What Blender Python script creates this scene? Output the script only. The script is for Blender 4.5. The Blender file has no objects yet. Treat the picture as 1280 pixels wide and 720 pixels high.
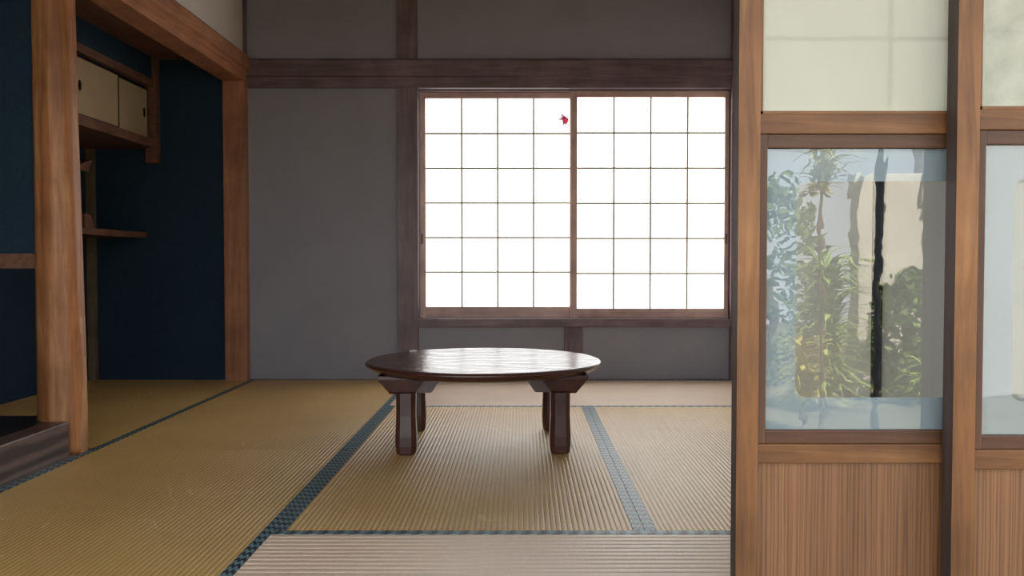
import bpy, bmesh, math, random
from mathutils import Vector, Matrix
random.seed(7)
R = math.radians
SC = bpy.context.scene
COL = SC.collection

# ------------------------------------------------------------------ camera
F_PX = 1080.0                       # focal length in pixels of the 1280 wide frame
HC = 0.69                           # lens height above the tatami
cam_d = bpy.data.cameras.new('camera')
cam_d.sensor_width = 36.0
cam_d.lens = F_PX / 1280.0 * 36.0
cam_d.shift_x = -11.0 / 1280.0
cam_d.clip_start = 0.02
cam = bpy.data.objects.new('camera', cam_d)
cam.location = (0, 0, HC)
cam.rotation_euler = (R(90) - math.atan(32.0 / F_PX), 0, 0)
COL.objects.link(cam)
SC.camera = cam

# ------------------------------------------------------------------ view and sky
SC.view_settings.view_transform = 'Standard'
SC.view_settings.look = 'None'
SC.view_settings.gamma = 1.0
SC.view_settings.use_curve_mapping = False
SC.view_settings.exposure = 0.42

SKY = 2.5
world = bpy.data.worlds.new('sky')
SC.world = world
world.use_nodes = True
wn, wl = world.node_tree.nodes, world.node_tree.links
wn.clear()
w_out = wn.new('ShaderNodeOutputWorld')
w_bg = wn.new('ShaderNodeBackground')
w_tc = wn.new('ShaderNodeTexCoord')
w_sep = wn.new('ShaderNodeSeparateXYZ')
w_ramp = wn.new('ShaderNodeValToRGB')
w_ramp.color_ramp.elements[0].position = 0.0
w_ramp.color_ramp.elements[0].color = (0.93, 0.97, 1.0, 1)
w_ramp.color_ramp.elements[1].position = 0.9
w_ramp.color_ramp.elements[1].color = (0.66, 0.80, 1.0, 1)
wl.new(w_tc.outputs['Generated'], w_sep.inputs[0])
wl.new(w_sep.outputs['Z'], w_ramp.inputs[0])
wl.new(w_ramp.outputs[0], w_bg.inputs['Color'])
w_bg.inputs['Strength'].default_value = SKY
wl.new(w_bg.outputs[0], w_out.inputs[0])

sun_d = bpy.data.lights.new('sun', 'SUN')
sun_d.energy = 26.0
sun_d.angle = R(0.6)
sun_d.color = (1.0, 0.95, 0.86)
sun = bpy.data.objects.new('sun', sun_d)
sun.rotation_euler = (R(-30), R(14), 0)      # stands high behind the window wall, lights the garden
sun.location = (0, 9, 9)
COL.objects.link(sun)

PAPER_GLOW = 2.7                     # daylit paper of the window screens

# ------------------------------------------------------------------ materials
def new_mat(name):
    m = bpy.data.materials.new(name)
    m.use_nodes = True
    nt = m.node_tree
    b = nt.nodes['Principled BSDF']
    return m, nt, nt.nodes, nt.links, b

def ramp(nodes, stops):
    r = nodes.new('ShaderNodeValToRGB')
    els = r.color_ramp.elements
    while len(els) < len(stops):
        els.new(0.5)
    for e, (p, c) in zip(els, stops):
        e.position = p
        e.color = (*c, 1) if len(c) == 3 else c
    return r

def coords(nodes, links, scale, rot=(0, 0, 0), kind='Object'):
    tc = nodes.new('ShaderNodeTexCoord')
    mp = nodes.new('ShaderNodeMapping')
    mp.inputs['Scale'].default_value = scale
    mp.inputs['Rotation'].default_value = rot
    links.new(tc.outputs[kind], mp.inputs['Vector'])
    return mp

def noise(nodes, links, vec, scale, detail=4, rough=0.6, dist=0.0):
    n = nodes.new('ShaderNodeTexNoise')
    n.inputs['Scale'].default_value = scale
    n.inputs['Detail'].default_value = detail
    n.inputs['Roughness'].default_value = rough
    n.inputs['Distortion'].default_value = dist
    links.new(vec, n.inputs['Vector'])
    return n

def bump(nodes, links, height, bsdf, strength, dist):
    b = nodes.new('ShaderNodeBump')
    b.inputs['Strength'].default_value = strength
    b.inputs['Distance'].default_value = dist
    links.new(height, b.inputs['Height'])
    links.new(b.outputs[0], bsdf.inputs['Normal'])
    return b

AX = {'x': (1, 14, 14), 'y': (14, 1, 14), 'z': (14, 14, 1)}
def wood(name, dark, mid, light, axis='z', rough=0.45, scale=3.0, blotch=0.35, bmp=0.25, spec=0.4):
    m, nt, n, l, b = new_mat(name)
    mp = coords(n, l, AX[axis])
    g = noise(n, l, mp.outputs[0], scale, 6, 0.62, 0.6)
    r = ramp(n, [(0.28, dark), (0.5, mid), (0.72, light)])
    l.new(g.outputs['Fac'], r.inputs[0])
    mp2 = coords(n, l, (1, 1, 1))
    big = noise(n, l, mp2.outputs[0], 5.0, 3, 0.5)
    mx = n.new('ShaderNodeMix'); mx.data_type = 'RGBA'; mx.blend_type = 'MULTIPLY'
    br = ramp(n, [(0.35, (1 - blotch,) * 3), (0.65, (1, 1, 1))])
    l.new(big.outputs['Fac'], br.inputs[0])
    mx.inputs['Factor'].default_value = 1.0
    l.new(r.outputs[0], mx.inputs['A'])
    l.new(br.outputs[0], mx.inputs['B'])
    l.new(mx.outputs['Result'], b.inputs['Base Color'])
    b.inputs['Roughness'].default_value = rough
    b.inputs['Specular IOR Level'].default_value = spec
    bump(n, l, g.outputs['Fac'], b, bmp, 0.002)
    return m

def wood_set(name, *a, **k):
    return {ax: wood(name + '_' + ax, *a, axis=ax, **k) for ax in 'xyz'}

# wood of the posts and rails, and of the foreground doors
TRIM = wood_set('aged_trim_wood', (0.12, 0.076, 0.078), (0.185, 0.12, 0.122), (0.24, 0.16, 0.162), rough=0.42)
BEAM = wood_set('cedar_beam_wood', (0.33, 0.13, 0.062), (0.46, 0.195, 0.096), (0.55, 0.26, 0.135), rough=0.42)
DOORW = wood_set('door_frame_wood', (0.125, 0.046, 0.013), (0.25, 0.104, 0.032), (0.39, 0.19, 0.07), rough=0.5, blotch=0.45)
DOORD = wood_set('door_moulding_wood', (0.07, 0.028, 0.012), (0.12, 0.05, 0.022), (0.16, 0.07, 0.03), rough=0.5)
DOOREDGE = wood('door_dark_edge', (0.035, 0.02, 0.016), (0.06, 0.036, 0.028), (0.085, 0.052, 0.04), rough=0.6)
SASH = wood_set('sash_wood', (0.55, 0.35, 0.29), (0.66, 0.43, 0.365), (0.72, 0.49, 0.42), rough=0.45)
KUMIKO = wood('lattice_wood', (0.52, 0.47, 0.34), (0.6, 0.55, 0.4), (0.66, 0.6, 0.45), rough=0.6)
CEIL = wood('ceiling_board', (0.34, 0.24, 0.16), (0.44, 0.32, 0.22), (0.5, 0.38, 0.27), axis='y', rough=0.6)
SHELF = wood('alcove_shelf_wood', (0.16, 0.072, 0.044), (0.23, 0.11, 0.068), (0.28, 0.145, 0.09), axis='y', rough=0.5)
STRIP = wood('corner_strip_wood', (0.16, 0.11, 0.07), (0.22, 0.16, 0.1), (0.27, 0.2, 0.13), rough=0.6)
LOG = wood('polished_log_wood', (0.33, 0.12, 0.042), (0.50, 0.20, 0.074), (0.70, 0.35, 0.15), rough=0.46, scale=2.4, bmp=0.6, spec=0.35)
LOGCUT = wood('planed_log_face', (0.48, 0.22, 0.10), (0.60, 0.31, 0.145), (0.70, 0.41, 0.21), rough=0.45, scale=2.0)
SILLW = wood_set('threshold_wood', (0.09, 0.045, 0.025), (0.14, 0.075, 0.042), (0.18, 0.1, 0.06), rough=0.4)

def gamachi_mat():
    m, nt, n, l, b = new_mat('dark_sill_wood')
    mp = coords(n, l, (4, 1.0, 4.5))
    w = n.new('ShaderNodeTexWave')
    w.wave_type = 'BANDS'; w.bands_direction = 'Z'
    w.inputs['Scale'].default_value = 1.3
    w.inputs['Distortion'].default_value = 7.0
    w.inputs['Detail'].default_value = 3.0
    w.inputs['Detail Scale'].default_value = 1.2
    l.new(mp.outputs[0], w.inputs['Vector'])
    r = ramp(n, [(0.1, (0.035, 0.02, 0.018)), (0.55, (0.085, 0.052, 0.045)), (0.9, (0.14, 0.09, 0.075))])
    l.new(w.outputs['Fac'], r.inputs[0])
    l.new(r.outputs[0], b.inputs['Base Color'])
    b.inputs['Roughness'].default_value = 0.36
    return m
GAMACHI = gamachi_mat()
TOKOFLOOR = wood('dark_alcove_board', (0.018, 0.010, 0.009), (0.03, 0.018, 0.015), (0.045, 0.028, 0.022), axis='y', rough=0.3)

def panel_mat():
    """straight-grained cedar board of the doors' lower panels"""
    m, nt, n, l, b = new_mat('straight_grain_panel')
    mp = coords(n, l, (1, 1, 0.02))
    w = n.new('ShaderNodeTexWave')
    w.wave_type = 'BANDS'; w.bands_direction = 'X'
    w.inputs['Scale'].default_value = 52.0
    w.inputs['Distortion'].default_value = 12.0
    w.inputs['Detail'].default_value = 5.0
    w.inputs['Detail Scale'].default_value = 1.6
    l.new(mp.outputs[0], w.inputs['Vector'])
    fine = noise(n, l, mp.outputs[0], 420.0, 3, 0.6)
    big = noise(n, l, mp.outputs[0], 9.0, 2, 0.5)
    add = n.new('ShaderNodeMath'); add.operation = 'MULTIPLY_ADD'
    add.inputs[1].default_value = 0.55
    l.new(w.outputs['Fac'], add.inputs[0])
    fm = n.new('ShaderNodeMath'); fm.operation = 'MULTIPLY'; fm.inputs[1].default_value = 0.45
    l.new(fine.outputs['Fac'], fm.inputs[0])
    l.new(fm.outputs[0], add.inputs[2])
    r = ramp(n, [(0.08, (0.105, 0.040, 0.014)), (0.35, (0.195, 0.083, 0.031)), (0.8, (0.25, 0.115, 0.046))])
    l.new(add.outputs[0], r.inputs[0])
    mx = n.new('ShaderNodeMix'); mx.data_type = 'RGBA'; mx.blend_type = 'MULTIPLY'
    mx.inputs['Factor'].default_value = 1.0
    br = ramp(n, [(0.35, (0.7, 0.68, 0.66)), (0.65, (1, 1, 1))])
    l.new(big.outputs['Fac'], br.inputs[0])
    l.new(r.outputs[0], mx.inputs['A']); l.new(br.outputs[0], mx.inputs['B'])
    l.new(mx.outputs['Result'], b.inputs['Base Color'])
    b.inputs['Roughness'].default_value = 0.5
    bump(n, l, add.outputs[0], b, 0.3, 0.001)
    return m
PANEL = panel_mat()

def plaster(name, c1, c2, rough=0.9, speck=None, bmp=0.35):
    m, nt, n, l, b = new_mat(name)
    mp = coords(n, l, (1, 1, 1))
    big = noise(n, l, mp.outputs[0], 3.0, 4, 0.6)
    fine = noise(n, l, mp.outputs[0], 330.0, 2, 0.6)
    r = ramp(n, [(0.3, c1), (0.7, c2)])
    l.new(big.outputs['Fac'], r.inputs[0])
    col = r.outputs[0]
    if speck:
        sp = noise(n, l, mp.outputs[0], 260.0, 1, 0.5)
        sr = ramp(n, [(0.70, (0, 0, 0)), (0.78, (1, 1, 1))])
        l.new(sp.outputs['Fac'], sr.inputs[0])
        mx = n.new('ShaderNodeMix'); mx.data_type = 'RGBA'
        l.new(sr.outputs[0], mx.inputs['Factor'])
        l.new(col, mx.inputs['A'])
        mx.inputs['B'].default_value = (*speck, 1)
        col = mx.outputs['Result']
    l.new(col, b.inputs['Base Color'])
    b.inputs['Roughness'].default_value = rough
    b.inputs['Specular IOR Level'].default_value = 0.2
    bump(n, l, fine.outputs['Fac'], b, bmp, 0.002)
    return m
GREY = plaster('grey_sand_plaster', (0.275, 0.266, 0.292), (0.31, 0.301, 0.325))
BEIGE = plaster('beige_plaster', (0.58, 0.52, 0.47), (0.66, 0.59, 0.53))
SHEDW = plaster('grey_shed_stucco', (0.38, 0.36, 0.34), (0.44, 0.42, 0.4))
PALE = plaster('pale_grey_plaster', (0.60, 0.59, 0.57), (0.66, 0.65, 0.63))
NAVY = plaster('indigo_sand_plaster', (0.019, 0.040, 0.064), (0.023, 0.048, 0.075), speck=(0.12, 0.17, 0.22))
STUCCO = plaster('garden_wall_stucco', (0.55, 0.5, 0.42), (0.68, 0.62, 0.52))
SOIL = plaster('garden_soil', (0.09, 0.075, 0.05), (0.16, 0.14, 0.09))

def simple(name, col, rough=0.5, metal=0.0, emis=0.0, spec=0.5):
    m, nt, n, l, b = new_mat(name)
    mp = coords(n, l, (1, 1, 1))
    g = noise(n, l, mp.outputs[0], 40.0, 3)
    r = ramp(n, [(0.3, tuple(c * 0.88 for c in col)), (0.7, col)])
    l.new(g.outputs['Fac'], r.inputs[0])
    l.new(r.outputs[0], b.inputs['Base Color'])
    b.inputs['Roughness'].default_value = rough
    b.inputs['Metallic'].default_value = metal
    b.inputs['Specular IOR Level'].default_value = spec
    if emis:
        l.new(r.outputs[0], b.inputs['Emission Color'])
        b.inputs['Emission Strength'].default_value = emis
    return m
DARKIRON = simple('dark_catch_metal', (0.03, 0.026, 0.024), 0.35, 0.6)
BLACKLACQ = simple('black_lacquer_edge', (0.012, 0.011, 0.012), 0.35)
ADDEDPOST = simple('added_black_post', (0.012, 0.011, 0.012), 0.9, spec=0.05)
ADDEDPIPE = simple('added_dark_pipe', (0.02, 0.022, 0.028), 0.4)
SCRAP = simple('pale_scrap_face', (0.7, 0.66, 0.64), 0.8)
CREAM = plaster('cabinet_door_paper', (0.45, 0.34, 0.20), (0.53, 0.41, 0.245), rough=0.7, bmp=0.15)

def tatami_mat(name, c1, c2, c3):
    """rush colour with streaks across the ribs (ribs run along local X) and worn, paler scuffs"""
    m, nt, n, l, b = new_mat(name)
    mp = coords(n, l, (55, 5, 1))
    rush = noise(n, l, mp.outputs[0], 8.0, 3, 0.7)
    mp2 = coords(n, l, (1, 1, 1))
    big = noise(n, l, mp2.outputs[0], 1.7, 4, 0.55)
    r = ramp(n, [(0.3, c1), (0.5, c2), (0.72, c3)])
    ad = n.new('ShaderNodeMath'); ad.operation = 'MULTIPLY_ADD'
    ad.inputs[1].default_value = 0.45
    l.new(rush.outputs['Fac'], ad.inputs[0])
    bm_ = n.new('ShaderNodeMath'); bm_.operation = 'MULTIPLY'; bm_.inputs[1].default_value = 0.55
    l.new(big.outputs['Fac'], bm_.inputs[0])
    l.new(bm_.outputs[0], ad.inputs[2])
    l.new(ad.outputs[0], r.inputs[0])
    # scuffs: thin iso-lines of a slow noise, only here and there
    mp3 = coords(n, l, (1, 1.5, 1))
    sc = noise(n, l, mp3.outputs[0], 2.6, 1, 0.4, 0.8)
    line = ramp(n, [(0.493, (0, 0, 0)), (0.5, (1, 1, 1)), (0.507, (0, 0, 0))])
    l.new(sc.outputs['Fac'], line.inputs[0])
    msk = noise(n, l, mp2.outputs[0], 4.3, 2, 0.5)
    mr = ramp(n, [(0.5, (0, 0, 0)), (0.62, (0.8, 0.8, 0.8))])
    l.new(msk.outputs['Fac'], mr.inputs[0])
    mul = n.new('ShaderNodeMath'); mul.operation = 'MULTIPLY'
    l.new(line.outputs[0], mul.inputs[0]); l.new(mr.outputs[0], mul.inputs[1])
    mx = n.new('ShaderNodeMix'); mx.data_type = 'RGBA'
    l.new(mul.outputs[0], mx.inputs['Factor'])
    l.new(r.outputs[0], mx.inputs['A'])
    mx.inputs['B'].default_value = (0.80, 0.64, 0.34, 1)
    l.new(mx.outputs['Result'], b.inputs['Base Color'])
    b.inputs['Roughness'].default_value = 0.42
    b.inputs['Specular IOR Level'].default_value = 0.8
    bump(n, l, rush.outputs['Fac'], b, 0.35, 0.001)
    return m
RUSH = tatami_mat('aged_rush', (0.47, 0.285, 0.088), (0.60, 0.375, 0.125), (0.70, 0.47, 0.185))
RUSHSHEEN = tatami_mat('sheen_pale_rush', (0.62, 0.45, 0.325), (0.73, 0.555, 0.41), (0.80, 0.64, 0.49))  # window sheen on the crosswise mats, painted into the rush colour

def heri_mat():
    """woven border: dark ground with slanting pale stitches, length along local X"""
    m, nt, n, l, b = new_mat('woven_border')
    tc = n.new('ShaderNodeTexCoord')
    sep = n.new('ShaderNodeSeparateXYZ')
    l.new(tc.outputs['Object'], sep.inputs[0])
    def mth(op, a, bb=None, c=None):
        q = n.new('ShaderNodeMath'); q.operation = op
        for i, v in enumerate((a, bb, c)):
            if v is None: continue
            if isinstance(v, (int, float)): q.inputs[i].default_value = v
            else: l.new(v, q.inputs[i])
        return q.outputs[0]
    x, y = sep.outputs['X'], sep.outputs['Y']
    # chevron: slanted bands whose slant flips every 7 mm across the border
    tri = mth('PINGPONG', mth('ADD', y, 1.0), 0.007)
    s1 = mth('SINE', mth('MULTIPLY', mth('ADD', x, mth('MULTIPLY', tri, 2.8)), 2 * math.pi / 0.040))
    s2 = mth('SINE', mth('MULTIPLY', y, 2 * math.pi / 0.0047))
    v = mth('MULTIPLY_ADD', s2, 0.3, mth('MULTIPLY', s1, 0.7))
    r = ramp(n, [(0.47, (0.016, 0.027, 0.036)), (0.57, (0.17, 0.28, 0.31))])
    l.new(mth('MULTIPLY_ADD', v, 0.5, 0.5), r.inputs[0])
    l.new(r.outputs[0], b.inputs['Base Color'])
    b.inputs['Roughness'].default_value = 0.4
    b.inputs['Specular IOR Level'].default_value = 0.35
    bump(n, l, v, b, 0.25, 0.001)
    return m
HERI = heri_mat()

def lacquer():
    m, nt, n, l, b = new_mat('red_brown_lacquer')
    mp = coords(n, l, (1, 1, 1))
    g = noise(n, l, mp.outputs[0], 7.0, 5, 0.6, 0.5)
    r = ramp(n, [(0.3, (0.040, 0.013, 0.010)), (0.7, (0.085, 0.028, 0.020))])
    l.new(g.outputs['Fac'], r.inputs[0])
    l.new(r.outputs[0], b.inputs['Base Color'])
    b.inputs['Roughness'].default_value = 0.3
    b.inputs['Coat Weight'].default_value = 0.35
    b.inputs['Coat Roughness'].default_value = 0.18
    return m
LACQ = lacquer()

def lacquer_top():
    """table top: open figured grain standing in relief under glossy lacquer"""
    m, nt, n, l, b = new_mat('figured_lacquer_top')
    mp = coords(n, l, (1, 2.3, 1))
    w = n.new('ShaderNodeTexWave')
    w.wave_type = 'BANDS'; w.bands_direction = 'Y'
    w.inputs['Scale'].default_value = 9.0
    w.inputs['Distortion'].default_value = 16.0
    w.inputs['Detail'].default_value = 2.0
    w.inputs['Detail Scale'].default_value = 0.9
    l.new(mp.outputs[0], w.inputs['Vector'])
    g = noise(n, l, mp.outputs[0], 60.0, 4, 0.6)
    r = ramp(n, [(0.2, (0.030, 0.010, 0.008)), (0.8, (0.085, 0.028, 0.020))])
    l.new(w.outputs['Fac'], r.inputs[0])
    l.new(r.outputs[0], b.inputs['Base Color'])
    b.inputs['Roughness'].default_value = 0.19
    b.inputs['Specular IOR Level'].default_value = 0.35
    ad = n.new('ShaderNodeMath'); ad.operation = 'MULTIPLY_ADD'; ad.inputs[1].default_value = 0.35
    l.new(g.outputs['Fac'], ad.inputs[0]); l.new(w.outputs['Fac'], ad.inputs[2])
    bump(n, l, ad.outputs[0], b, 0.6, 0.0015)
    return m
LACQTOP = lacquer_top()

def glow_paper():
    m, nt, n, l, b = new_mat('daylit_window_paper')
    mp = coords(n, l, (1, 1, 1))
    g = noise(n, l, mp.outputs[0], 9.0, 3)
    r = ramp(n, [(0.3, (0.96, 0.97, 0.98)), (0.7, (1, 1, 1))])
    l.new(g.outputs['Fac'], r.inputs[0])
    b.inputs['Base Color'].default_value = (0.8, 0.8, 0.78, 1)
    b.inputs['Roughness'].default_value = 0.9
    l.new(r.outputs[0], b.inputs['Emission Color'])
    b.inputs['Emission Strength'].default_value = PAPER_GLOW
    return m
GLOW = glow_paper()

def door_paper(name, c1, c2, k, trans=0.45):
    m, nt, n, l, b = new_mat(name)
    n.remove(b)
    out = n['Material Output']
    mp = coords(n, l, (1, 1, 1))
    g = noise(n, l, mp.outputs[0], k, 4, 0.6, 0.4)
    f = noise(n, l, mp.outputs[0], 160.0, 3, 0.7)
    r = ramp(n, [(0.32, c1), (0.62, c2)])
    l.new(g.outputs['Fac'], r.inputs[0])
    d = n.new('ShaderNodeBsdfDiffuse'); t = n.new('ShaderNodeBsdfTranslucent')
    mx = n.new('ShaderNodeMixShader'); mx.inputs[0].default_value = trans
    bp = n.new('ShaderNodeBump'); bp.inputs['Strength'].default_value = 0.2; bp.inputs['Distance'].default_value = 0.001
    l.new(f.outputs['Fac'], bp.inputs['Height'])
    l.new(bp.outputs[0], d.inputs['Normal'])
    l.new(r.outputs[0], d.inputs['Color']); l.new(r.outputs[0], t.inputs['Color'])
    l.new(d.outputs[0], mx.inputs[1]); l.new(t.outputs[0], mx.inputs[2])
    l.new(mx.outputs[0], out.inputs['Surface'])
    return m
FISHRED = door_paper('goldfish_red_print', (0.50, 0.12, 0.17), (0.56, 0.16, 0.21), 60.0, 0.8)
FISHPINK = door_paper('goldfish_pale_print', (0.46, 0.33, 0.38), (0.54, 0.40, 0.45), 60.0, 0.75)
PAPER = door_paper('door_paper', (0.73, 0.73, 0.60), (0.79, 0.79, 0.67), 2.5)
PAPER2 = door_paper('mottled_door_paper', (0.60, 0.60, 0.50), (0.78, 0.78, 0.67), 14.0)
FROST = door_paper('frosted_glass_border', (0.46, 0.475, 0.52), (0.51, 0.525, 0.56), 3.0, 0.4)

def old_glass():
    m, nt, n, l, b = new_mat('wavy_old_glass')
    n.remove(b)
    out = n['Material Output']
    tr = n.new('ShaderNodeBsdfTransparent'); tr.inputs[0].default_value = (0.93, 0.97, 0.96, 1)
    gl = n.new('ShaderNodeBsdfGlossy'); gl.inputs['Roughness'].default_value = 0.0
    fr = n.new('ShaderNodeFresnel'); fr.inputs['IOR'].default_value = 2.05
    ge = n.new('ShaderNodeNewGeometry')
    inv = n.new('ShaderNodeMath'); inv.operation = 'SUBTRACT'; inv.inputs[0].default_value = 1.0
    l.new(ge.outputs['Backfacing'], inv.inputs[1])
    mu = n.new('ShaderNodeMath'); mu.operation = 'MULTIPLY'
    l.new(fr.outputs[0], mu.inputs[0]); l.new(inv.outputs[0], mu.inputs[1])
    mp = coords(n, l, (1, 1, 0.7))
    g = noise(n, l, mp.outputs[0], 13.0, 2, 0.45, 0.8)
    bp = n.new('ShaderNodeBump'); bp.inputs['Strength'].default_value = 0.02; bp.inputs['Distance'].default_value = 0.01
    l.new(g.outputs['Fac'], bp.inputs['Height'])
    l.new(bp.outputs[0], gl.inputs['Normal'])
    mx = n.new('ShaderNodeMixShader')
    l.new(mu.outputs[0], mx.inputs[0]); l.new(tr.outputs[0], mx.inputs[1]); l.new(gl.outputs[0], mx.inputs[2])
    l.new(mx.outputs[0], out.inputs['Surface'])
    return m
GLASS = old_glass()

def leaf_mat(name, c1, c2):
    m, nt, n, l, b = new_mat(name)
    mp = coords(n, l, (1, 1, 1))
    g = noise(n, l, mp.outputs[0], 6.0, 3)
    r = ramp(n, [(0.3, c1), (0.7, c2)])
    l.new(g.outputs['Fac'], r.inputs[0])
    l.new(r.outputs[0], b.inputs['Base Color'])
    b.inputs['Roughness'].default_value = 0.4
    return m
LEAF = leaf_mat('green_blade_leaf', (0.18, 0.27, 0.05), (0.42, 0.50, 0.15))
LEAFY = leaf_mat('yellow_green_blade_leaf', (0.35, 0.33, 0.05), (0.6, 0.52, 0.14))
SHRUB = leaf_mat('dark_shrub_leaf', (0.07, 0.11, 0.03), (0.20, 0.27, 0.09))

# ------------------------------------------------------------------ builders
WPOS = {}                            # world position of every parent
def setp(o, label=None, cat=None, group=None, kind=None):
    if label: o['label'] = label
    if cat: o['category'] = cat
    if group: o['group'] = group
    if kind: o['kind'] = kind
    return o

def thing(name, label, cat, loc, group=None, kind=None):
    o = bpy.data.objects.new(name, None)
    o.empty_display_size = 0.05
    o.location = loc
    COL.objects.link(o)
    WPOS[o] = Vector(loc)
    return setp(o, label, cat, group, kind)

def build(name, bm, mat, parent=None, smooth=False, local=False):
    bmesh.ops.recalc_face_normals(bm, faces=bm.faces[:])
    xs = [v.co for v in bm.verts]
    lo = Vector([min(c[i] for c in xs) for i in range(3)])
    hi = Vector([max(c[i] for c in xs) for i in range(3)])
    c = Vector(((lo.x + hi.x) / 2, (lo.y + hi.y) / 2, lo.z))
    bmesh.ops.translate(bm, verts=bm.verts[:], vec=-c)
    me = bpy.data.meshes.new(name)
    bm.to_mesh(me); bm.free()
    if smooth:
        for p in me.polygons: p.use_smooth = True
    o = bpy.data.objects.new(name, me)
    for mm in (mat if isinstance(mat, (list, tuple)) else [mat]):
        me.materials.append(mm)
    COL.objects.link(o)
    WPOS[o] = c.copy()
    if parent:
        o.parent = parent
        o.location = c if local else c - WPOS[parent]
        if local: WPOS[o] = c
    else:
        o.location = c
    return o

def add_box(bm, x0, x1, y0, y1, z0, z1, bev=0.0):
    t = bmesh.new()
    vs = [t.verts.new((x, y, z)) for x in (x0, x1) for y in (y0, y1) for z in (z0, z1)]
    for f in ((0, 1, 3, 2), (4, 6, 7, 5), (0, 4, 5, 1), (2, 3, 7, 6), (0, 2, 6, 4), (1, 5, 7, 3)):
        t.faces.new([vs[i] for i in f])
    if bev:
        bmesh.ops.bevel(t, geom=t.edges[:], offset=bev, segments=2, affect='EDGES', profile=0.6)
    me = bpy.data.meshes.new('tmp'); t.to_mesh(me); t.free()
    bm.from_mesh(me); bpy.data.meshes.remove(me)

def bx(name, mat, x0, x1, y0, y1, z0, z1, parent=None, bev=0.0015, local=False):
    bm = bmesh.new()
    add_box(bm, x0, x1, y0, y1, z0, z1, bev)
    return build(name, bm, mat, parent, local=local)

def struct(name, label, cat, mat, x0, x1, y0, y1, z0, z1, bev=0.002):
    return setp(bx(name, mat, x0, x1, y0, y1, z0, z1, None, bev), label, cat, None, 'structure')

def prism(bm, pts, axis, a0, a1):
    """extrude a closed 2D outline along an axis"""
    def P(p, a):
        return {'x': (a, p[0], p[1]), 'y': (p[0], a, p[1]), 'z': (p[0], p[1], a)}[axis]
    A = [bm.verts.new(P(p, a0)) for p in pts]
    B = [bm.verts.new(P(p, a1)) for p in pts]
    bm.faces.new(A); bm.faces.new(B[::-1])
    k = len(pts)
    for i in range(k):
        bm.faces.new((A[i], B[i], B[(i + 1) % k], A[(i + 1) % k]))

# ------------------------------------------------------------------ room dimensions (metres, camera over x = y = 0)
XL, XR = -1.59, 1.27                 # main room
YF, YB = 1.25, 5.07
XA = -2.53                           # back of the alcoves
ZC = 2.46
MW = (YB - YF) / 4.0                 # tatami width, two widths make a length
# ------------------------------------------------------------------ shell
struct('floor', 'dark wooden subfloor under the tatami mats', 'floor', SILLW['y'], XA - 0.2, XR + 0.2, YF - 0.02, YB + 0.2, -0.14, -0.058, 0)
struct('ceiling', 'brown board ceiling over the tatami room', 'ceiling', CEIL, XA - 0.2, XR + 0.2, YF - 0.12, YB + 0.2, ZC, ZC + 0.08, 0)

WX0, WX1 = -0.601, 1.225             # window opening
WZ0, WZ1 = 0.361, 1.704
wb = thing('wall_back', 'grey sand plaster wall around the paper window', 'wall', (-0.2, YB, -0.06), None, 'structure')
bx('plaster_panel', GREY, XL - 0.13, WX0, YB, YB + 0.14, -0.06, ZC, wb, 0)
bx('plaster_panel', GREY, WX0, WX1, YB, YB + 0.14, -0.06, WZ0, wb, 0)
bx('plaster_panel', GREY, WX0, WX1, YB, YB + 0.14, WZ1, ZC, wb, 0)
bx('plaster_panel', GREY, WX1, XR + 0.14, YB, YB + 0.14, -0.06, ZC, wb, 0)
struct('wall_right', 'pale grey plaster wall behind the glazed sliding doors', 'wall', PALE, XR, XR + 0.14, YF - 0.11, YB, -0.06, ZC, 0)
struct('wall_alcove_back', 'dark indigo plaster end wall of the shelf alcove', 'wall', NAVY, XA - 0.14, XL - 0.13, YB, YB + 0.14, -0.06, ZC, 0)
struct('wall_left', 'dark indigo plaster long wall at the back of the alcoves', 'wall', NAVY, XA - 0.14, XA, YF - 0.11, YB, -0.14, ZC, 0)
struct('wall_left_upper', 'pale beige plaster strip above the cedar alcove beam', 'wall', BEIGE, XL - 0.09, XL - 0.02, YF, YB, 1.86, ZC, 0)
# partition between raised alcove and shelf alcove, open below its rail
YP = 3.14
struct('wall_partition', 'speckled indigo partition beside the log post, open at the bottom', 'wall', NAVY, XA, -1.70, YP - 0.03, YP + 0.03, 0.722, ZC, 0)
struct('trim_1', 'brown wooden rail along the bottom of the indigo partition', 'rail', SHELF, XA, -1.70, YP - 0.04, YP + 0.04, 0.668, 0.722)
# front wall over the sliding doors, and its tracks
struct('wall_front', 'plaster wall above the sliding door track', 'wall', GREY, XA - 0.2, XR + 0.2, YF - 0.10, YF - 0.02, 1.84, ZC, 0)
struct('trim_2', 'wooden head track over the sliding doors', 'door track', SILLW['x'], XL - 0.13, XR + 0.14, YF - 0.115, YF, 1.74, 1.84)
struct('trim_3', 'wooden floor track under the sliding doors', 'door track', SILLW['x'], XL, XR, YF - 0.115, YF, -0.06, -0.004)
struct('wall_toko_front', 'plaster end wall of the raised alcove', 'wall', NAVY, XA - 0.14, XL - 0.005, YF - 0.115, YF, -0.14, 1.84, 0)

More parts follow.
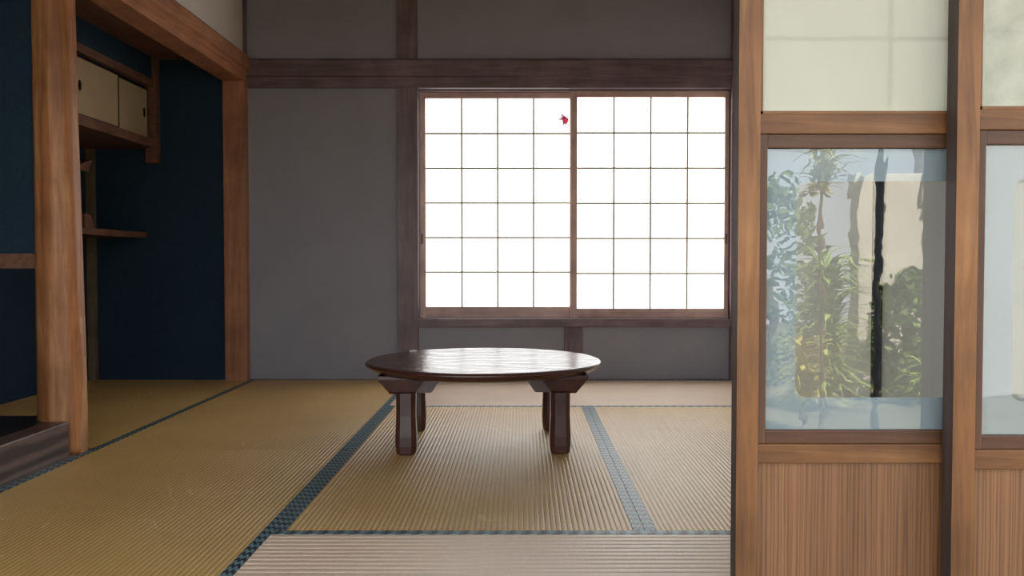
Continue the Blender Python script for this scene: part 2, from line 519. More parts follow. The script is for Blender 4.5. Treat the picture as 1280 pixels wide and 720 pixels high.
# posts and rails of the back wall
struct('trim_4', 'dark square post between plain wall and paper window', 'post', TRIM['z'], -0.723, WX0, YB - 0.016, YB + 0.02, -0.004, ZC)
struct('trim_5', 'dark corner post between paper window and right wall', 'post', TRIM['z'], WX1, XR, YB - 0.03, YB + 0.02, -0.004, ZC)
struct('trim_6', 'dark short post under the paper window sill', 'post', TRIM['z'], 0.254, 0.362, YB - 0.012, YB + 0.02, -0.004, 0.314)
struct('trim_7', 'reddish brown corner post where the alcove meets plain grey wall', 'post', BEAM['z'], XL - 0.13, XL - 0.002, YB - 0.06, YB + 0.02, -0.004, 1.745)
struct('trim_8', 'thin dark corner strip above the cedar beam', 'post', TRIM['z'], XL - 0.035, XL - 0.005, YB - 0.03, YB + 0.01, 1.885, ZC)
struct('added_post', 'added narrow black post making the dark line behind the door glass', 'post', ADDEDPOST, XR - 0.012, XR + 0.02, 3.03, 3.10, -0.004, 1.74)  # invented post, added to draw the dark line seen through the glass
# long rail across the back wall, a moulded section
def nageshi_profile(z0, z1, zs, d1, d2):
    """outline (depth, height): thin lower lintel and thicker upper rail with chamfered top"""
    return [(0.0, z0), (-d2, z0), (-d2, zs - 0.006), (-d1, zs), (-d1, z1 - 0.014), (-d1 + 0.012, z1), (0.0, z1)]
bm = bmesh.new()
prism(bm, [(YB + d, z) for d, z in nageshi_profile(1.704, 1.872, 1.772, 0.036, 0.020)], 'x', XL, XR)
setp(build('trim_9', bm, TRIM['x']), 'dark horizontal rail running across the grey back wall', 'rail', None, 'structure')
struct('trim_10', 'dark wooden sill under the paper window', 'sill', TRIM['x'], WX0, WX1, YB - 0.05, YB + 0.02, 0.314, WZ0)
struct('baseboard_back', 'thin dark floor strip along the grey back wall', 'baseboard', TRIM['x'], XL, XR, YB - 0.012, YB + 0.02, -0.006, 0.004, 0.001)
# window lining
struct('trim_11', 'wooden lining of the paper window opening, upper side', 'window lining', TRIM['x'], WX0, WX1, YB + 0.02, YB + 0.12, WZ1 - 0.012, WZ1 + 0.01)
# cedar beam over the alcove opening: lintel and face rail
bm = bmesh.new()
prism(bm, [(XL - 0.13, 1.735), (XL - 0.004, 1.735), (XL - 0.004, 1.772), (XL + 0.006, 1.778), (XL + 0.006, 1.800), (XL + 0.022, 1.806),
           (XL + 0.022, 1.872), (XL + 0.010, 1.888), (XL - 0.13, 1.888)], 'y', YF, YB - 0.001)
setp(build('trim_12', bm, BEAM['y']), 'long reddish cedar beam above the alcove opening', 'beam', None, 'structure')

# ------------------------------------------------------------------ shelf alcove
struct('ceiling_alcove', 'dark brown board ceiling of the shelf alcove', 'ceiling', SHELF, XA, XL - 0.125, YF, YB, 1.87, 1.90, 0)
struct('trim_13', 'thin pale corner strip in the shelf alcove', 'corner strip', STRIP, XA, XA + 0.045, YB - 0.035, YB, -0.004, 1.87)
XCB = -2.115                         # face of the wall cupboard
struct('wall_alcove_upper', 'small indigo wall above the alcove wall cupboard', 'wall', NAVY, XCB - 0.04, XCB - 0.012, YP + 0.03, YB, 1.742, 1.87, 0)
cab = thing('wall_cupboard', 'brown wall cupboard with cream sliding doors high in the alcove', 'cupboard', (XCB - 0.17, 4.1, 1.37))
Y0, Y1 = YP + 0.03, YB
bx('top_rail', SHELF, XCB - 0.05, XCB, Y0, Y1, 1.700, 1.742, cab)
bx('bottom_board', SHELF, XA, XCB, Y0, Y1, 1.350, 1.400, cab)
bx('inside_back', BLACKLACQ, XCB - 0.09, XCB - 0.075, Y0, Y1, 1.400, 1.700, cab, 0)
bx('hanging_post', SHELF, XCB - 0.055, XCB + 0.010, YB - 0.06, YB, 1.265, 1.87, cab)
def cup_door(ya, yb, xf, hy):
    d = bx('door', CREAM, xf - 0.014, xf, ya + 0.011, yb - 0.011, 1.406, 1.682, cab, 0.001)
    for a, b_, c_, e in ((ya, ya + 0.011, 1.400, 1.688), (yb - 0.011, yb, 1.400, 1.688)):
        bx('edge_strip', BLACKLACQ, xf - 0.015, xf + 0.001, a, b_, c_, e, d, 0)
    bx('edge_strip', BLACKLACQ, xf - 0.015, xf + 0.001, ya + 0.011, yb - 0.011, 1.400, 1.409, d, 0)
    bx('edge_strip', BLACKLACQ, xf - 0.015, xf + 0.001, ya + 0.011, yb - 0.011, 1.678, 1.688, d, 0)
    bm = bmesh.new()                 # oval finger pull: raised rim round a sunk cup
    for (ra, rb, x0, x1) in ((0.013, 0.026, xf - 0.001, xf + 0.003), (0.009, 0.021, xf + 0.002, xf + 0.0036)):
        prism(bm, [(hy + ra * math.cos(t * math.pi / 10), 1.545 + rb * math.sin(t * math.pi / 10)) for t in range(20)], 'x', x0, x1)
    build('finger_pull', bm, DARKIRON, d)
YM = 4.60
cup_door(YM, YB - 0.06, XCB - 0.035, YB - 0.06 - 0.05)
cup_door(YM - 0.46, YM + 0.01, XCB - 0.016, YM - 0.40)
cup_door(YM - 0.92, YM - 0.455, XCB - 0.035, YM - 0.52)
cup_door(Y0, YM - 0.91, XCB - 0.016, Y0 + 0.06)

# staggered shelves
XS = -2.19
sh = thing('alcove_shelf', 'narrow brown shelf low on the dark alcove wall', 'shelf', (XS - 0.15, 4.6, 0.83))
bx('board', SHELF, XA, XS, 4.02, YB, 0.832, 0.866, sh)
bm = bmesh.new()
prism(bm, [(4.38, 0.866), (4.485, 0.866), (4.470, 0.885), (4.455, 0.915), (4.435, 0.932), (4.405, 0.938), (4.38, 0.938)], 'x', XS - 0.05, XS - 0.015)
build('curved_bracket', bm, SHELF, sh)
sh2 = thing('alcove_shelf', 'dark upper shelf under the alcove wall cupboard', 'shelf', (XS - 0.15, 3.8, 1.15))
bx('board', SHELF, XA, XS, Y0, 4.40, 1.150, 1.180, sh2)
bm = bmesh.new()
prism(bm, [(4.33, 1.18), (4.40, 1.18), (4.425, 1.195), (4.43, 1.215), (4.40, 1.205), (4.36, 1.195)], 'x', XA + 0.002, XS)
build('curled_lip', bm, SHELF, sh2)

# ------------------------------------------------------------------ raised alcove and its log post
struct('floor_toko', 'dark glossy board floor of the raised alcove', 'floor', TOKOFLOOR, XA, XL - 0.09, YF, YP + 0.03, 0.06, 0.122)
struct('trim_14', 'dark grained front sill of the raised alcove', 'sill', GAMACHI, XL - 0.09, XL - 0.008, YF, YP - 0.10, -0.006, 0.127, 0.004)
struct('trim_15', 'dark floor strip at the foot of the raised alcove sill', 'baseboard', GAMACHI, XL - 0.01, XL + 0.001, YF, YP - 0.075, -0.03, 0.008, 0.001)
struct('trim_16', 'dark back edge board of the raised alcove floor', 'sill', TOKOFLOOR, XA, XL - 0.09, YP + 0.03, YP + 0.05, -0.004, 0.122)

def log_post():
    cx, cy, r0 = XL - 0.079, YP, 0.081
    NS, NZ = 56, 60
    bm = bmesh.new()
    ph = [random.uniform(0, 6.28) for _ in range(6)]
    rings = []
    for k in range(NZ + 1):
        z = -0.004 + (1.745 + 0.004) * k / NZ
        ring = []
        for i in range(NS):
            a = 2 * math.pi * i / NS
            r = r0 * (1 - 0.085 * z)
            r += 0.0022 * math.sin(3 * a + ph[0] + 0.8 * z) + 0.0016 * math.sin(7 * a + ph[1] - 1.1 * z) + 0.0012 * math.sin(13 * a + ph[2] + 2.0 * z)
            x, y = r * math.cos(a), r * math.sin(a)
            # the planed flat at the foot: the cut runs out upwards and faces the room
            cut = 0.0725 + 0.013 * z / 0.42
            nx, ny = math.cos(R(2)), math.sin(R(2))
            d = x * nx + y * ny
            if d > cut:
                x -= nx * (d - cut); y -= ny * (d - cut)
            ring.append(bm.verts.new((cx + x - 0.008 * z, cy + y, z)))
        rings.append(ring)
    for k in range(NZ):
        for i in range(NS):
            bm.faces.new((rings[k][i], rings[k][(i + 1) % NS], rings[k + 1][(i + 1) % NS], rings[k + 1][i]))
    bm.faces.new(rings[0]); bm.faces.new(rings[-1])
    nx, ny = math.cos(R(2)), math.sin(R(2))
    o = build('trim_17', bm, [LOG, LOGCUT], smooth=False)
    for p in o.data.polygons:
        p.use_smooth = True
        if p.normal.x * nx + p.normal.y * ny > 0.993 and p.center.z < 0.5:
            p.material_index = 1
            p.use_smooth = False
    return o
setp(log_post(), 'polished natural log post with planed foot at the alcove', 'post', None, 'structure')

# ------------------------------------------------------------------ tatami
HW = 0.029
def tatami(label, x0, x1, y0, y1, along, borders, group=None, rot_pat=0):
    """one mat; ribs run along the axis named, borders on its long sides"""
    x0 += 0.0006; x1 -= 0.0006; y0 += 0.0006; y1 -= 0.0006
    t = thing('tatami_mat', label, 'tatami mat', ((x0 + x1) / 2, (y0 + y1) / 2, -0.056))
    t['group'] = 'tatami mats'
    Lx, Ly = (x1 - x0, y1 - y0) if along == 'x' else (y1 - y0, x1 - x0)
    rot = 0 if along == 'x' else R(90)
    # core with ribbed rush cover, in local axes with the ribs along X
    nrib = int(round(Ly / (0.0275 if along == 'x' else 0.0142))); seg = 8
    bm = bmesh.new()
    prof = []
    for i in range(nrib):            # broad flat-topped ribs with narrow grooves between them
        for t_, dz in ((0.0, 0.0048), (0.08, 0.0012), (0.14, 0.0003), (0.25, 0.0), (0.75, 0.0), (0.86, 0.0003), (0.92, 0.0012)) if along == 'x' else ((0.0, 0.0020), (0.07, 0.0011), (0.16, 0.00045), (0.32, 0.0001), (0.5, 0.0), (0.68, 0.0001), (0.84, 0.00045), (0.93, 0.0011)):
            prof.append((-Ly / 2 + Ly * (i + t_) / nrib, 0.056 - dz))
    prof.append((Ly / 2, prof[0][1]))
    nl = 6
    rows = []
    for k in range(nl + 1):
        xx = -Lx / 2 + Lx * k / nl
        rows.append([bm.verts.new((xx, y, z)) for y, z in prof])
    for k in range(nl):
        for i in range(len(prof) - 1):
            bm.faces.new((rows[k][i], rows[k + 1][i], rows[k + 1][i + 1], rows[k][i + 1]))
    nb = len(prof)
    lo = [bm.verts.new((sx * Lx / 2, sy * Ly / 2, 0.0)) for sx, sy in ((-1, -1), (1, -1), (1, 1), (-1, 1))]
    bm.faces.new((lo[3], lo[2], lo[1], lo[0]))
    hi = [bm.verts.new((v.co.x, v.co.y, 0.0505)) for v in lo]      # own vertices, so the rib normals stay true at the ends
    for i in range(4):
        bm.faces.new((lo[i], lo[(i + 1) % 4], hi[(i + 1) % 4], hi[i]))
    o = build('rush_cover', bm, RUSHSHEEN if along == 'x' else RUSH, t, smooth=False, local=True)
    for p in o.data.polygons:
        p.use_smooth = p.center.z > 0.0510 and abs(p.normal.z) > 0.3
    for s in borders:                # -1 / +1: low or high side across the ribs
        bm = bmesh.new()
        ya, yb = (-Ly / 2, -Ly / 2 + HW) if s < 0 else (Ly / 2 - HW, Ly / 2)
        add_box(bm, -Lx / 2, Lx / 2, ya, yb, 0.035, 0.0566, 0.0005)
        build('woven_border', bm, HERI, t, local=True)
    t.rotation_euler = (0, 0, rot)
    return t
# rot 90 deg turns local +Y into world -X, so for 'y' mats the world left side is local +1
XM1 = XL + MW
XM2 = XM1 + MW
YM1, YM2 = YF + MW, YB - MW
tatami('tatami mat running from the alcove corner post along the shelf alcove', XL, XM1, YF + 2 * MW, YB, 'y', (1, -1))
tatami('tatami mat running along the dark sill of the raised alcove', XL, XM1, YF, YF + 2 * MW, 'y', (1, -1))
tatami('tatami mat with painted-in pale sheen lying crosswise under the paper window wall', XM1, XR, YM2, YB, 'x', (-1, 1))
tatami('tatami mat under the low round table', XM1, XM2, YM1, YM2, 'y', (1, -1))
tatami('tatami mat between the table mat and right wall, running behind the glazed door', XM2, XR, YM1, YM2, 'y', (1, -1))
tatami('tatami mat with painted-in pale sheen lying crosswise along the sliding door track', XM1, XR, YF, YM1, 'x', (-1, 1))
tatami('borderless rush mat on the floor of the shelf alcove', XA, XL, YP + 0.055, YB, 'y', ())

# ------------------------------------------------------------------ window screens
def screen(name, label, x0, x1, yf, cols, rows_n, paper_x0, paper_x1, pz0, pz1, z0, z1):
    w = thing(name, label, 'window', ((x0 + x1) / 2, yf + 0.015, z0), None, 'structure')
    yb = yf + 0.028
    bx('stile', SASH['z'], x0, paper_x0, yf, yb, z0, z1, w)
    bx('stile', SASH['z'], paper_x1, x1, yf, yb, z0, z1, w)
    bx('top_rail', SASH['x'], paper_x0, paper_x1, yf + 0.001, yb, pz1, z1, w)
    bx('bottom_rail', SASH['x'], paper_x0, paper_x1, yf + 0.001, yb, z0, pz0, w)
    cw = (paper_x1 - paper_x0) / cols
    ch = (pz1 - pz0) / rows_n
    bt = 0.0052
    for i in range(1, cols):
        x = paper_x0 + cw * i
        bx('lattice_bar', KUMIKO, x - bt, x + bt, yf + 0.010, yf + 0.022, pz0, pz1, w, 0)
    for j in range(1, rows_n):
        z = pz0 + ch * j
        bx('lattice_bar', KUMIKO, paper_x0, paper_x1, yf + 0.011, yf + 0.0215, z - bt, z + bt, w, 0)
    for i in range(cols):
        for j in range(rows_n):
            bx('paper_pane', GLOW, paper_x0 + cw * i, paper_x0 + cw * (i + 1), yf + 0.0222, yf + 0.0232,
               pz0 + ch * j, pz0 + ch * (j + 1), w, 0)
    # small recessed finger pull on the outer stile
    px = x0 + 0.014 if name == 'window_1' else x1 - 0.014
    bx('finger_pull', TRIM['z'], px - 0.006, px + 0.006, yf - 0.0012, yf + 0.001, 0.80, 0.86, w, 0)
    return w
PX = YB / F_PX
def wx(px): return (px - 651.0) * PX
def wz(py): return HC + (328.0 - py) * PX
screen('window_1', 'paper window screen with the red goldfish, white lattice panes', WX0 + 0.002, wx(721), YB + 0.055, 4, 6,
       wx(531), wx(712.5), wz(384), wz(122), WZ0, WZ1 - 0.012)
screen('window_2', 'paper window screen beside the glazed door, plain white lattice panes', wx(713), WX1 - 0.002, YB + 0.018, 4, 6,
       wx(721.5), wx(906), wz(386), wz(122), WZ0, WZ1 - 0.012)

# goldfish cut-out pasted on the paper
def goldfish():
    fx, fz, y = wx(706.5), wz(150), YB + 0.0535
    t = thing('goldfish_ornament', 'small red goldfish cut-out on the white window paper', 'ornament', (fx, y, fz - 0.03))
    s = PX
    def flat(name, mat, pts, d):
        bm = bmesh.new()
        prism(bm, [(wx(a), wz(b_)) for a, b_ in pts], 'y', y - d, y)
        build(name, bm, mat, t)
    body = [(706.5 + 4.0 * math.cos(k * math.pi / 8) + 0.6 * math.cos(2 * k * math.pi / 8), 149.6 + 4.6 * math.sin(k * math.pi / 8)) for k in range(16)]
    flat('body', FISHRED, body, 0.006)
    flat('tail', FISHPINK, [(703, 149.5), (699.5, 149.3), (697.8, 148.6), (701.0, 146.2), (702.0, 142.4), (703.3, 140.2), (704.8, 142.6), (708.3, 145.6), (706.5, 147.5)], 0.003)
    flat('fin', FISHPINK, [(704.6, 152.5), (706.4, 153.6), (704.6, 156.5), (703.0, 157.2), (703.4, 155.2)], 0.003)
    flat('fin', FISHRED, [(707.5, 153.2), (709.2, 152.8), (708.4, 156.0), (707.0, 155.2)], 0.003)
goldfish()

# ------------------------------------------------------------------ low round table
def round_table():
    t = thing('low_table', 'low round red-brown lacquered table on four short legs', 'table', (0, 0, 0))
    rad, zt, th = 0.452, 0.316, 0.033
    prof = [(0.0, zt), (rad - 0.012, zt), (rad - 0.004, zt - 0.003), (rad, zt - 0.009), (rad - 0.001, zt - 0.014),
            (rad - 0.010, zt - 0.0175), (rad - 0.012, zt - 0.021), (rad - 0.018, zt - 0.027), (rad - 0.03, zt - th), (0.0, zt - th)]
    bm = bmesh.new()
    NS = 128
    rings = []
    for r, z in prof:
        if r == 0:
            rings.append([bm.verts.new((0, 0, z))])
        else:
            rings.append([bm.verts.new((r * math.cos(2 * math.pi * i / NS), r * math.sin(2 * math.pi * i / NS), z)) for i in range(NS)])
    for a, b_ in zip(rings, rings[1:]):
        for i in range(NS):
            j = (i + 1) % NS
            if len(a) == 1: bm.faces.new((a[0], b_[i], b_[j]))
            elif len(b_) == 1: bm.faces.new((a[i], b_[0], a[j]))
            else: bm.faces.new((a[i], b_[i], b_[j], a[j]))
    o = build('table_top', bm, [LACQTOP, LACQ], t, local=True)
    for p in o.data.polygons:
        if p.normal.z < 0.99:
            p.use_smooth = p.normal.z > -0.99
            p.material_index = 1
    # under-rails, wider at the top than below, their ends cut on a slant
    zb = 0.218
    for s in (-1, 1):
        bm = bmesh.new()
        xc = s * 0.292
        ztop = zt - th
        top = [(xc - 0.085, -0.252), (xc + 0.085, -0.252), (xc + 0.085, 0.252), (xc - 0.085, 0.252)]
        mid = [(xc - 0.085, -0.252), (xc + 0.085, -0.252), (xc + 0.085, 0.252), (xc - 0.085, 0.252)]
        bot = [(xc - 0.048, -0.243), (xc + 0.048, -0.243), (xc + 0.048, 0.243), (xc - 0.048, 0.243)]
        rr = []
        for pts, z in ((top, ztop), (mid, ztop - 0.012), (bot, zb + 0.008), ([(xc + (x - xc) * 0.9, y * 0.97) for x, y in bot], zb)):
            rr.append([bm.verts.new((x, y, z)) for x, y in pts])
        bm.faces.new(rr[0]); bm.faces.new(rr[-1])
        for a, b_ in zip(rr, rr[1:]):
            for i in range(4):
                bm.faces.new((a[i], b_[i], b_[(i + 1) % 4], a[(i + 1) % 4]))
        build('under_rail', bm, LACQ, t, local=True)
    # inner brackets reaching from each leg towards the middle of the table
    for sx in (-1, 1):
        for sy in (-1, 1):
            bm = bmesh.new()
            pts = [(0.24, zt - th), (0.149, zt - th), (0.152, zt - th - 0.010), (0.184, zb + 0.006), (0.190, zb + 0.002), (0.24, zb + 0.002)]
            prism(bm, [(sx * a, b_) for a, b_ in pts], 'y', sy * 0.226, sy * 0.190)
            build('leg_bracket', bm, LACQ, t, local=True)
    # legs: chamfered, drawn in below the rail and swelling again near the foot
    stations = [(0.0, 0.030), (0.006, 0.0345), (0.03, 0.0372), (0.065, 0.0378), (0.10, 0.0362), (0.14, 0.0345), (0.18, 0.0345), (zb + 0.004, 0.0350)]
    for sx in (-1, 1):
        for sy in (-1, 1):
            bm = bmesh.new()
            rr = []
            for z, h in stations:
                c = h * 0.45
                oct_ = [(-h + c, -h), (h - c, -h), (h, -h + c), (h, h - c), (h - c, h), (-h + c, h), (-h, h - c), (-h, -h + c)]
                rr.append([bm.verts.new((sx * 0.277 + x, sy * 0.222 + y, z)) for x, y in oct_])
            bm.faces.new(rr[0]); bm.faces.new(rr[-1])
            for a, b_ in zip(rr, rr[1:]):
                for i in range(8):
                    bm.faces.new((a[i], b_[i], b_[(i + 1) % 8], a[(i + 1) % 8]))
            build('leg', bm, LACQ, t, local=True)
    t.location = (-0.143, 3.33, 0.0006)
    t.rotation_euler = (0, 0, R(2.0))
    return t
round_table()
bm = bmesh.new()
prism(bm, [(-0.464, 3.60), (-0.439, 3.605), (-0.436, 3.629), (-0.454, 3.635), (-0.467, 3.622)], 'z', 0.3168, 0.3215)  # small flat pale piece lying on the table top
setp(build('pale_scrap', bm, SCRAP), 'tiny pale scrap on the far rim of the round table', 'scrap')

# ------------------------------------------------------------------ sliding glazed doors in the foreground
def glazed_door(name, label, x0, width, yf, paper):
    d = thing(name, label, 'door', (x0 + width / 2, yf + 0.015, -0.004), None, 'structure')
    x1 = x0 + width
    T = 0.030
    yb = yf + T
    SW = 0.031
    zt, zb = 1.735, -0.004
    for xa in (x0, x1 - SW):
        st = bx('stile', [DOORW['z'], DOOREDGE], xa, xa + SW, yf, yb, zb, zt, d, 0.0012)
        for p in st.data.polygons:
            if abs(p.normal.x) > 0.95: p.material_index = 1       # darker wood on the side faces
    xi0, xi1 = x0 + SW - 0.0012, x1 - SW + 0.0012
    bx('top_rail', DOORW['x'], xi0, xi1, yf + 0.002, yb - 0.002, zt - 0.04, zt, d)
    bx('middle_rail', DOORW['x'], xi0, xi1, yf + 0.0015, yb - 0.002, 0.8695, 0.8970, d)
    bx('waist_rail', DOORW['x'], xi0, xi1, yf + 0.0015, yb - 0.002, 0.4066, 0.4335, d)
    bx('bottom_rail', DOORW['x'], xi0, xi1, yf + 0.002, yb - 0.002, zb, 0.085, d)
    bx('lower_panel', PANEL, xi0 - 0.003, xi1 + 0.003, yf + 0.009, yf + 0.016, 0.083, 0.4086, d, 0)
    # glazing with its mouldings
    m = 0.0125
    gz0, gz1 = 0.4525, 0.8500
    bx('glass_moulding', DOORD['z'], xi0, xi0 + m, yf + 0.004, yf + 0.024, 0.4335, 0.8695, d)
    bx('glass_moulding', DOORD['z'], xi1 - m, xi1, yf + 0.004, yf + 0.024, 0.4335, 0.8695, d)
    bx('glass_moulding', DOORD['x'], xi0 + m, xi1 - m, yf + 0.005, yf + 0.024, gz1, 0.8695, d)
    bx('glass_moulding', DOORD['x'], xi0 + m, xi1 - m, yf + 0.005, yf + 0.024, 0.4335, gz0, d)
    gx0, gx1 = xi0 + m - 0.003, xi1 - m + 0.003
    pane = bx('glass_pane', GLASS, gx0, gx1, yf + 0.011, yf + 0.014, gz0 - 0.003, gz1 + 0.003, d, 0)
    # frosted border with a clear round-cornered window in it
    bw = 0.0475; rc = 0.016
    ox0, ox1, oz0, oz1 = gx0, gx1, gz0 - 0.003, gz1 + 0.003
    ix0, ix1, iz0, iz1 = gx0 + bw, gx1 - bw, gz0 + bw - 0.002, gz1 - bw + 0.002
    inner = []
    for cx, cz, a0 in ((ix1 - rc, iz1 - rc, 0), (ix0 + rc, iz1 - rc, 90), (ix0 + rc, iz0 + rc, 180), (ix1 - rc, iz0 + rc, 270)):
        for k in range(9):
            a = R(a0 + 90 * k / 8)
            inner.append((cx + rc * math.cos(a), cz + rc * math.sin(a)))
    outer = []
    corners = ((ox1, oz1), (ox0, oz1), (ox0, oz0), (ox1, oz0))
    for ci in range(4):
        outer += [corners[ci]] * 9
    bm = bmesh.new()
    y0, y1 = yf + 0.0143, yf + 0.0150
    ov = {}
    def OV(p, y):
        key = (p, y)
        if key not in ov: ov[key] = bm.verts.new((p[0], y, p[1]))
        return ov[key]
    iv = {y: [bm.verts.new((a, y, b_)) for a, b_ in inner] for y in (y0, y1)}
    N = len(inner)
    for i in range(N):
        j = (i + 1) % N
        for y in (y0, y1):
            vs = [iv[y][i], iv[y][j], OV(outer[j], y)]
            if outer[i] != outer[j]: vs.append(OV(outer[i], y))
            bm.faces.new(vs)
        bm.faces.new((iv[y0][i], iv[y0][j], iv[y1][j], iv[y1][i]))
    for ci in range(4):
        a, b_ = corners[ci], corners[(ci + 1) % 4]
        bm.faces.new((OV(a, y0), OV(b_, y0), OV(b_, y1), OV(a, y1)))
    build('frosted_border', bm, FROST, pane)
    # papered upper part: paper on this side, lattice behind it
    pz0, pz1 = 0.8970, zt - 0.04
    bm = bmesh.new()
    bm.faces.new([bm.verts.new((a, yf + 0.0070, b_)) for a, b_ in ((xi0, pz0), (xi1, pz0), (xi1, pz1), (xi0, pz1))])
    build('paper_sheet', bm, paper, d)
    e = 0.0095                       # folded paper margin
    for a in ((xi0 + 0.004, xi0 + e, pz0 + 0.004, pz1), (xi1 - e, xi1 - 0.004, pz0 + 0.004, pz1)):
        bx('paper_margin', paper, a[0], a[1], yf + 0.0060, yf + 0.0065, a[2], a[3], d, 0)
    bx('paper_margin', paper, xi0 + e, xi1 - e, yf + 0.0060, yf + 0.0065, pz0 + 0.004, pz0 + 0.0115, d, 0)
    bx('paper_frame', DOORW['z'], xi0, xi0 + 0.0045, yf + 0.002, yf + 0.0062, pz0, pz1, d, 0)
    bx('paper_frame', DOORW['x'], xi0, xi1, yf + 0.002, yf + 0.0062, pz0, pz0 + 0.0042, d, 0)
    ncol = max(1, int(round((xi1 - xi0) / 0.176)))
    cw = 0.1765
    x = xi0 + 0.1835
    while x < xi1 - 0.02:
        bx('lattice_bar', DOORD['z'], x - 0.0028, x + 0.0028, yf + 0.0073, yf + 0.020, pz0, pz1, d, 0)
        x += cw
    z = 1.0025
    while z < pz1 - 0.02:
        bx('lattice_bar', DOORD['x'], xi0, xi1, yf + 0.0073, yf + 0.019, z - 0.0028, z + 0.0028, d, 0)
        z += 0.1
    return d
YD1 = 1.210
glazed_door('door_1', 'glazed sliding door with paper top whose glass mirrors the garden', 0.3035, 0.690, YD1, PAPER)
glazed_door('door_2', 'glazed sliding door with mottled paper sliding over the other one', 0.5895, XR - 0.5895, 1.173, PAPER2)

# ------------------------------------------------------------------ veranda on the garden side (behind the lens)
vf = thing('floor_veranda', 'plank floor of the garden veranda', 'floor', (0, 0.4, -0.05), None, 'structure')
for i in range(9):
    ya = -0.42 + i * 0.172
    bx('plank', SILLW['x'], -3.4, 3.4, ya, ya + 0.170, -0.05, -0.006, vf, 0.001)
struct('ceiling_veranda', 'board ceiling of the garden veranda', 'ceiling', CEIL, -3.4, 3.4, -0.6, YF - 0.12, 2.20, 2.26, 0)
struct('wall_veranda_right', 'plaster end wall of the veranda beyond the doors', 'wall', BEIGE, XR + 0.14, 3.4, YF - 0.10, YF - 0.02, -0.06, 2.20, 0)
struct('wall_veranda_left', 'plaster end wall of the veranda beside the alcove', 'wall', BEIGE, -3.4, XA - 0.14, YF - 0.10, YF - 0.02, -0.06, 2.20, 0)

# ------------------------------------------------------------------ garden mirrored in the door glass
ZG = -0.45
struct('ground', 'bare soil ground of the garden', 'ground', SOIL, -14, 14, -14, -0.5, ZG - 0.1, ZG, 0)
struct('wall_garden', 'pale stucco garden wall mirrored in the door glass', 'wall', STUCCO, 2.90, 3.46, -5.2, -5.0, ZG, 1.45, 0.01)
struct('wall_shed', 'grey shed wall beside the pale stucco garden wall', 'wall', SHEDW, 3.46, 5.4, -5.2, -4.95, ZG, 2.3, 0.01)
bm = bmesh.new()
prism(bm, [(2.145 + 0.022 * math.cos(k * math.pi / 8), -2.75 + 0.022 * math.sin(k * math.pi / 8)) for k in range(16)], 'z', ZG, 2.2)  # invented pipe, lined up with the black post to mirror one dark line
setp(build('added_pipe', bm, ADDEDPIPE), 'added thin dark pipe making the dark line mirrored in the door glass', 'pipe')

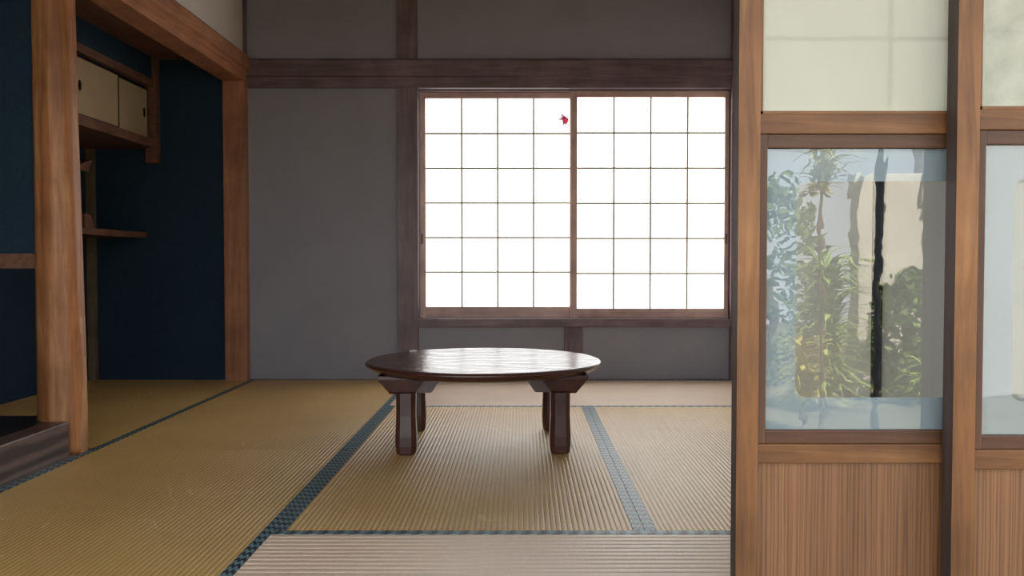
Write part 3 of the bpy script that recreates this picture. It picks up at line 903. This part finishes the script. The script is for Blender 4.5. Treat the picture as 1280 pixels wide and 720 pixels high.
def blade_plant(label, x, y, n, length, width, mat, seed, h0=0.0, tier=0.25, group='garden plants mirrored in the glass'):
    rnd = random.Random(seed)
    t = thing('garden_plant', label, 'plant', (x, y, ZG), group)
    bm = bmesh.new()
    for i in range(n):
        a = rnd.uniform(0, 2 * math.pi)
        L = length * rnd.uniform(0.6, 1.1)
        up = rnd.uniform(0.45, 1.25)
        base = Vector((x + rnd.uniform(-.05, .05), y + rnd.uniform(-.05, .05), ZG + h0 + rnd.uniform(0, tier)))
        d = Vector((math.cos(a), math.sin(a), 0)); sd = Vector((-math.sin(a), math.cos(a), 0))
        prev = None
        K = 7
        for k in range(K + 1):
            s = k / K
            p = base + d * (L * s * math.cos(up * (1 - 0.3 * s))) + Vector((0, 0, L * (math.sin(up) * s - 0.62 * s * s)))
            wd = width * (1 - s) ** 0.6 * (0.55 + 0.45 * math.sin(math.pi * min(1, s + .25)))
            cur = (bm.verts.new(p + sd * wd + Vector((0, 0, wd * .4))), bm.verts.new(p), bm.verts.new(p - sd * wd + Vector((0, 0, wd * .4))))
            if prev:
                bm.faces.new((prev[0], prev[1], cur[1], cur[0])); bm.faces.new((prev[1], prev[2], cur[2], cur[1]))
            prev = cur
    build('leaves', bm, mat, t)
    bm = bmesh.new()
    prism(bm, [(x + 0.012 * math.cos(k * math.pi / 4), y + 0.012 * math.sin(k * math.pi / 4)) for k in range(8)], 'z', ZG, ZG + h0 + tier * 0.8)
    build('stem', bm, SILLW['z'], t)
blade_plant('tall green plant with long arching blade leaves in the garden', 2.32, -4.1, 420, 0.54, 0.017, LEAF, 3, 0.1, 1.0)
blade_plant('yellowish plant with arching blade leaves on a tall stem', 1.70, -2.45, 60, 0.32, 0.015, LEAFY, 4, 1.5)
blade_plant('low green tuft of blade leaves before the pale garden wall', 2.58, -2.95, 120, 0.3, 0.014, LEAF, 5, 0.25)
blade_plant('low yellow-green tuft of blade leaves in the garden bed', 1.85, -3.2, 150, 0.34, 0.014, LEAFY, 6, 0.2, 0.4)

def shrub(label, x, y, r, h, seed):
    rnd = random.Random(seed)
    t = thing('garden_shrub', label, 'shrub', (x, y, ZG), 'dark shrubs mirrored in the glass')
    bm = bmesh.new()
    for i in range(1500):
        v = Vector((rnd.gauss(0, 1), rnd.gauss(0, 1), rnd.gauss(0, 1))).normalized() * rnd.uniform(0.7, 1.0)
        p = Vector((x + v.x * r, y + v.y * r, ZG + h / 2 + v.z * h / 2))
        a = Vector((rnd.gauss(0, 1), rnd.gauss(0, 1), rnd.gauss(0, 1))).normalized()
        b_ = a.orthogonal().normalized()
        s = 0.05
        bm.faces.new([bm.verts.new(p + q) for q in (a * s, b_ * s * .5, -a * s, -b_ * s * .5)])
    build('foliage', bm, SHRUB, t)
    bm = bmesh.new()
    prism(bm, [(x + 0.04 * math.cos(k * math.pi / 4), y + 0.04 * math.sin(k * math.pi / 4)) for k in range(8)], 'z', ZG, ZG + h * 0.5)
    build('trunk', bm, SILLW['z'], t)
shrub('broad green shrub behind the arching garden plants', 2.36, -5.65, 0.52, 2.0, 11)
shrub('dark green shrub standing before the pale garden wall', 3.15, -4.5, 0.34, 1.1, 12)
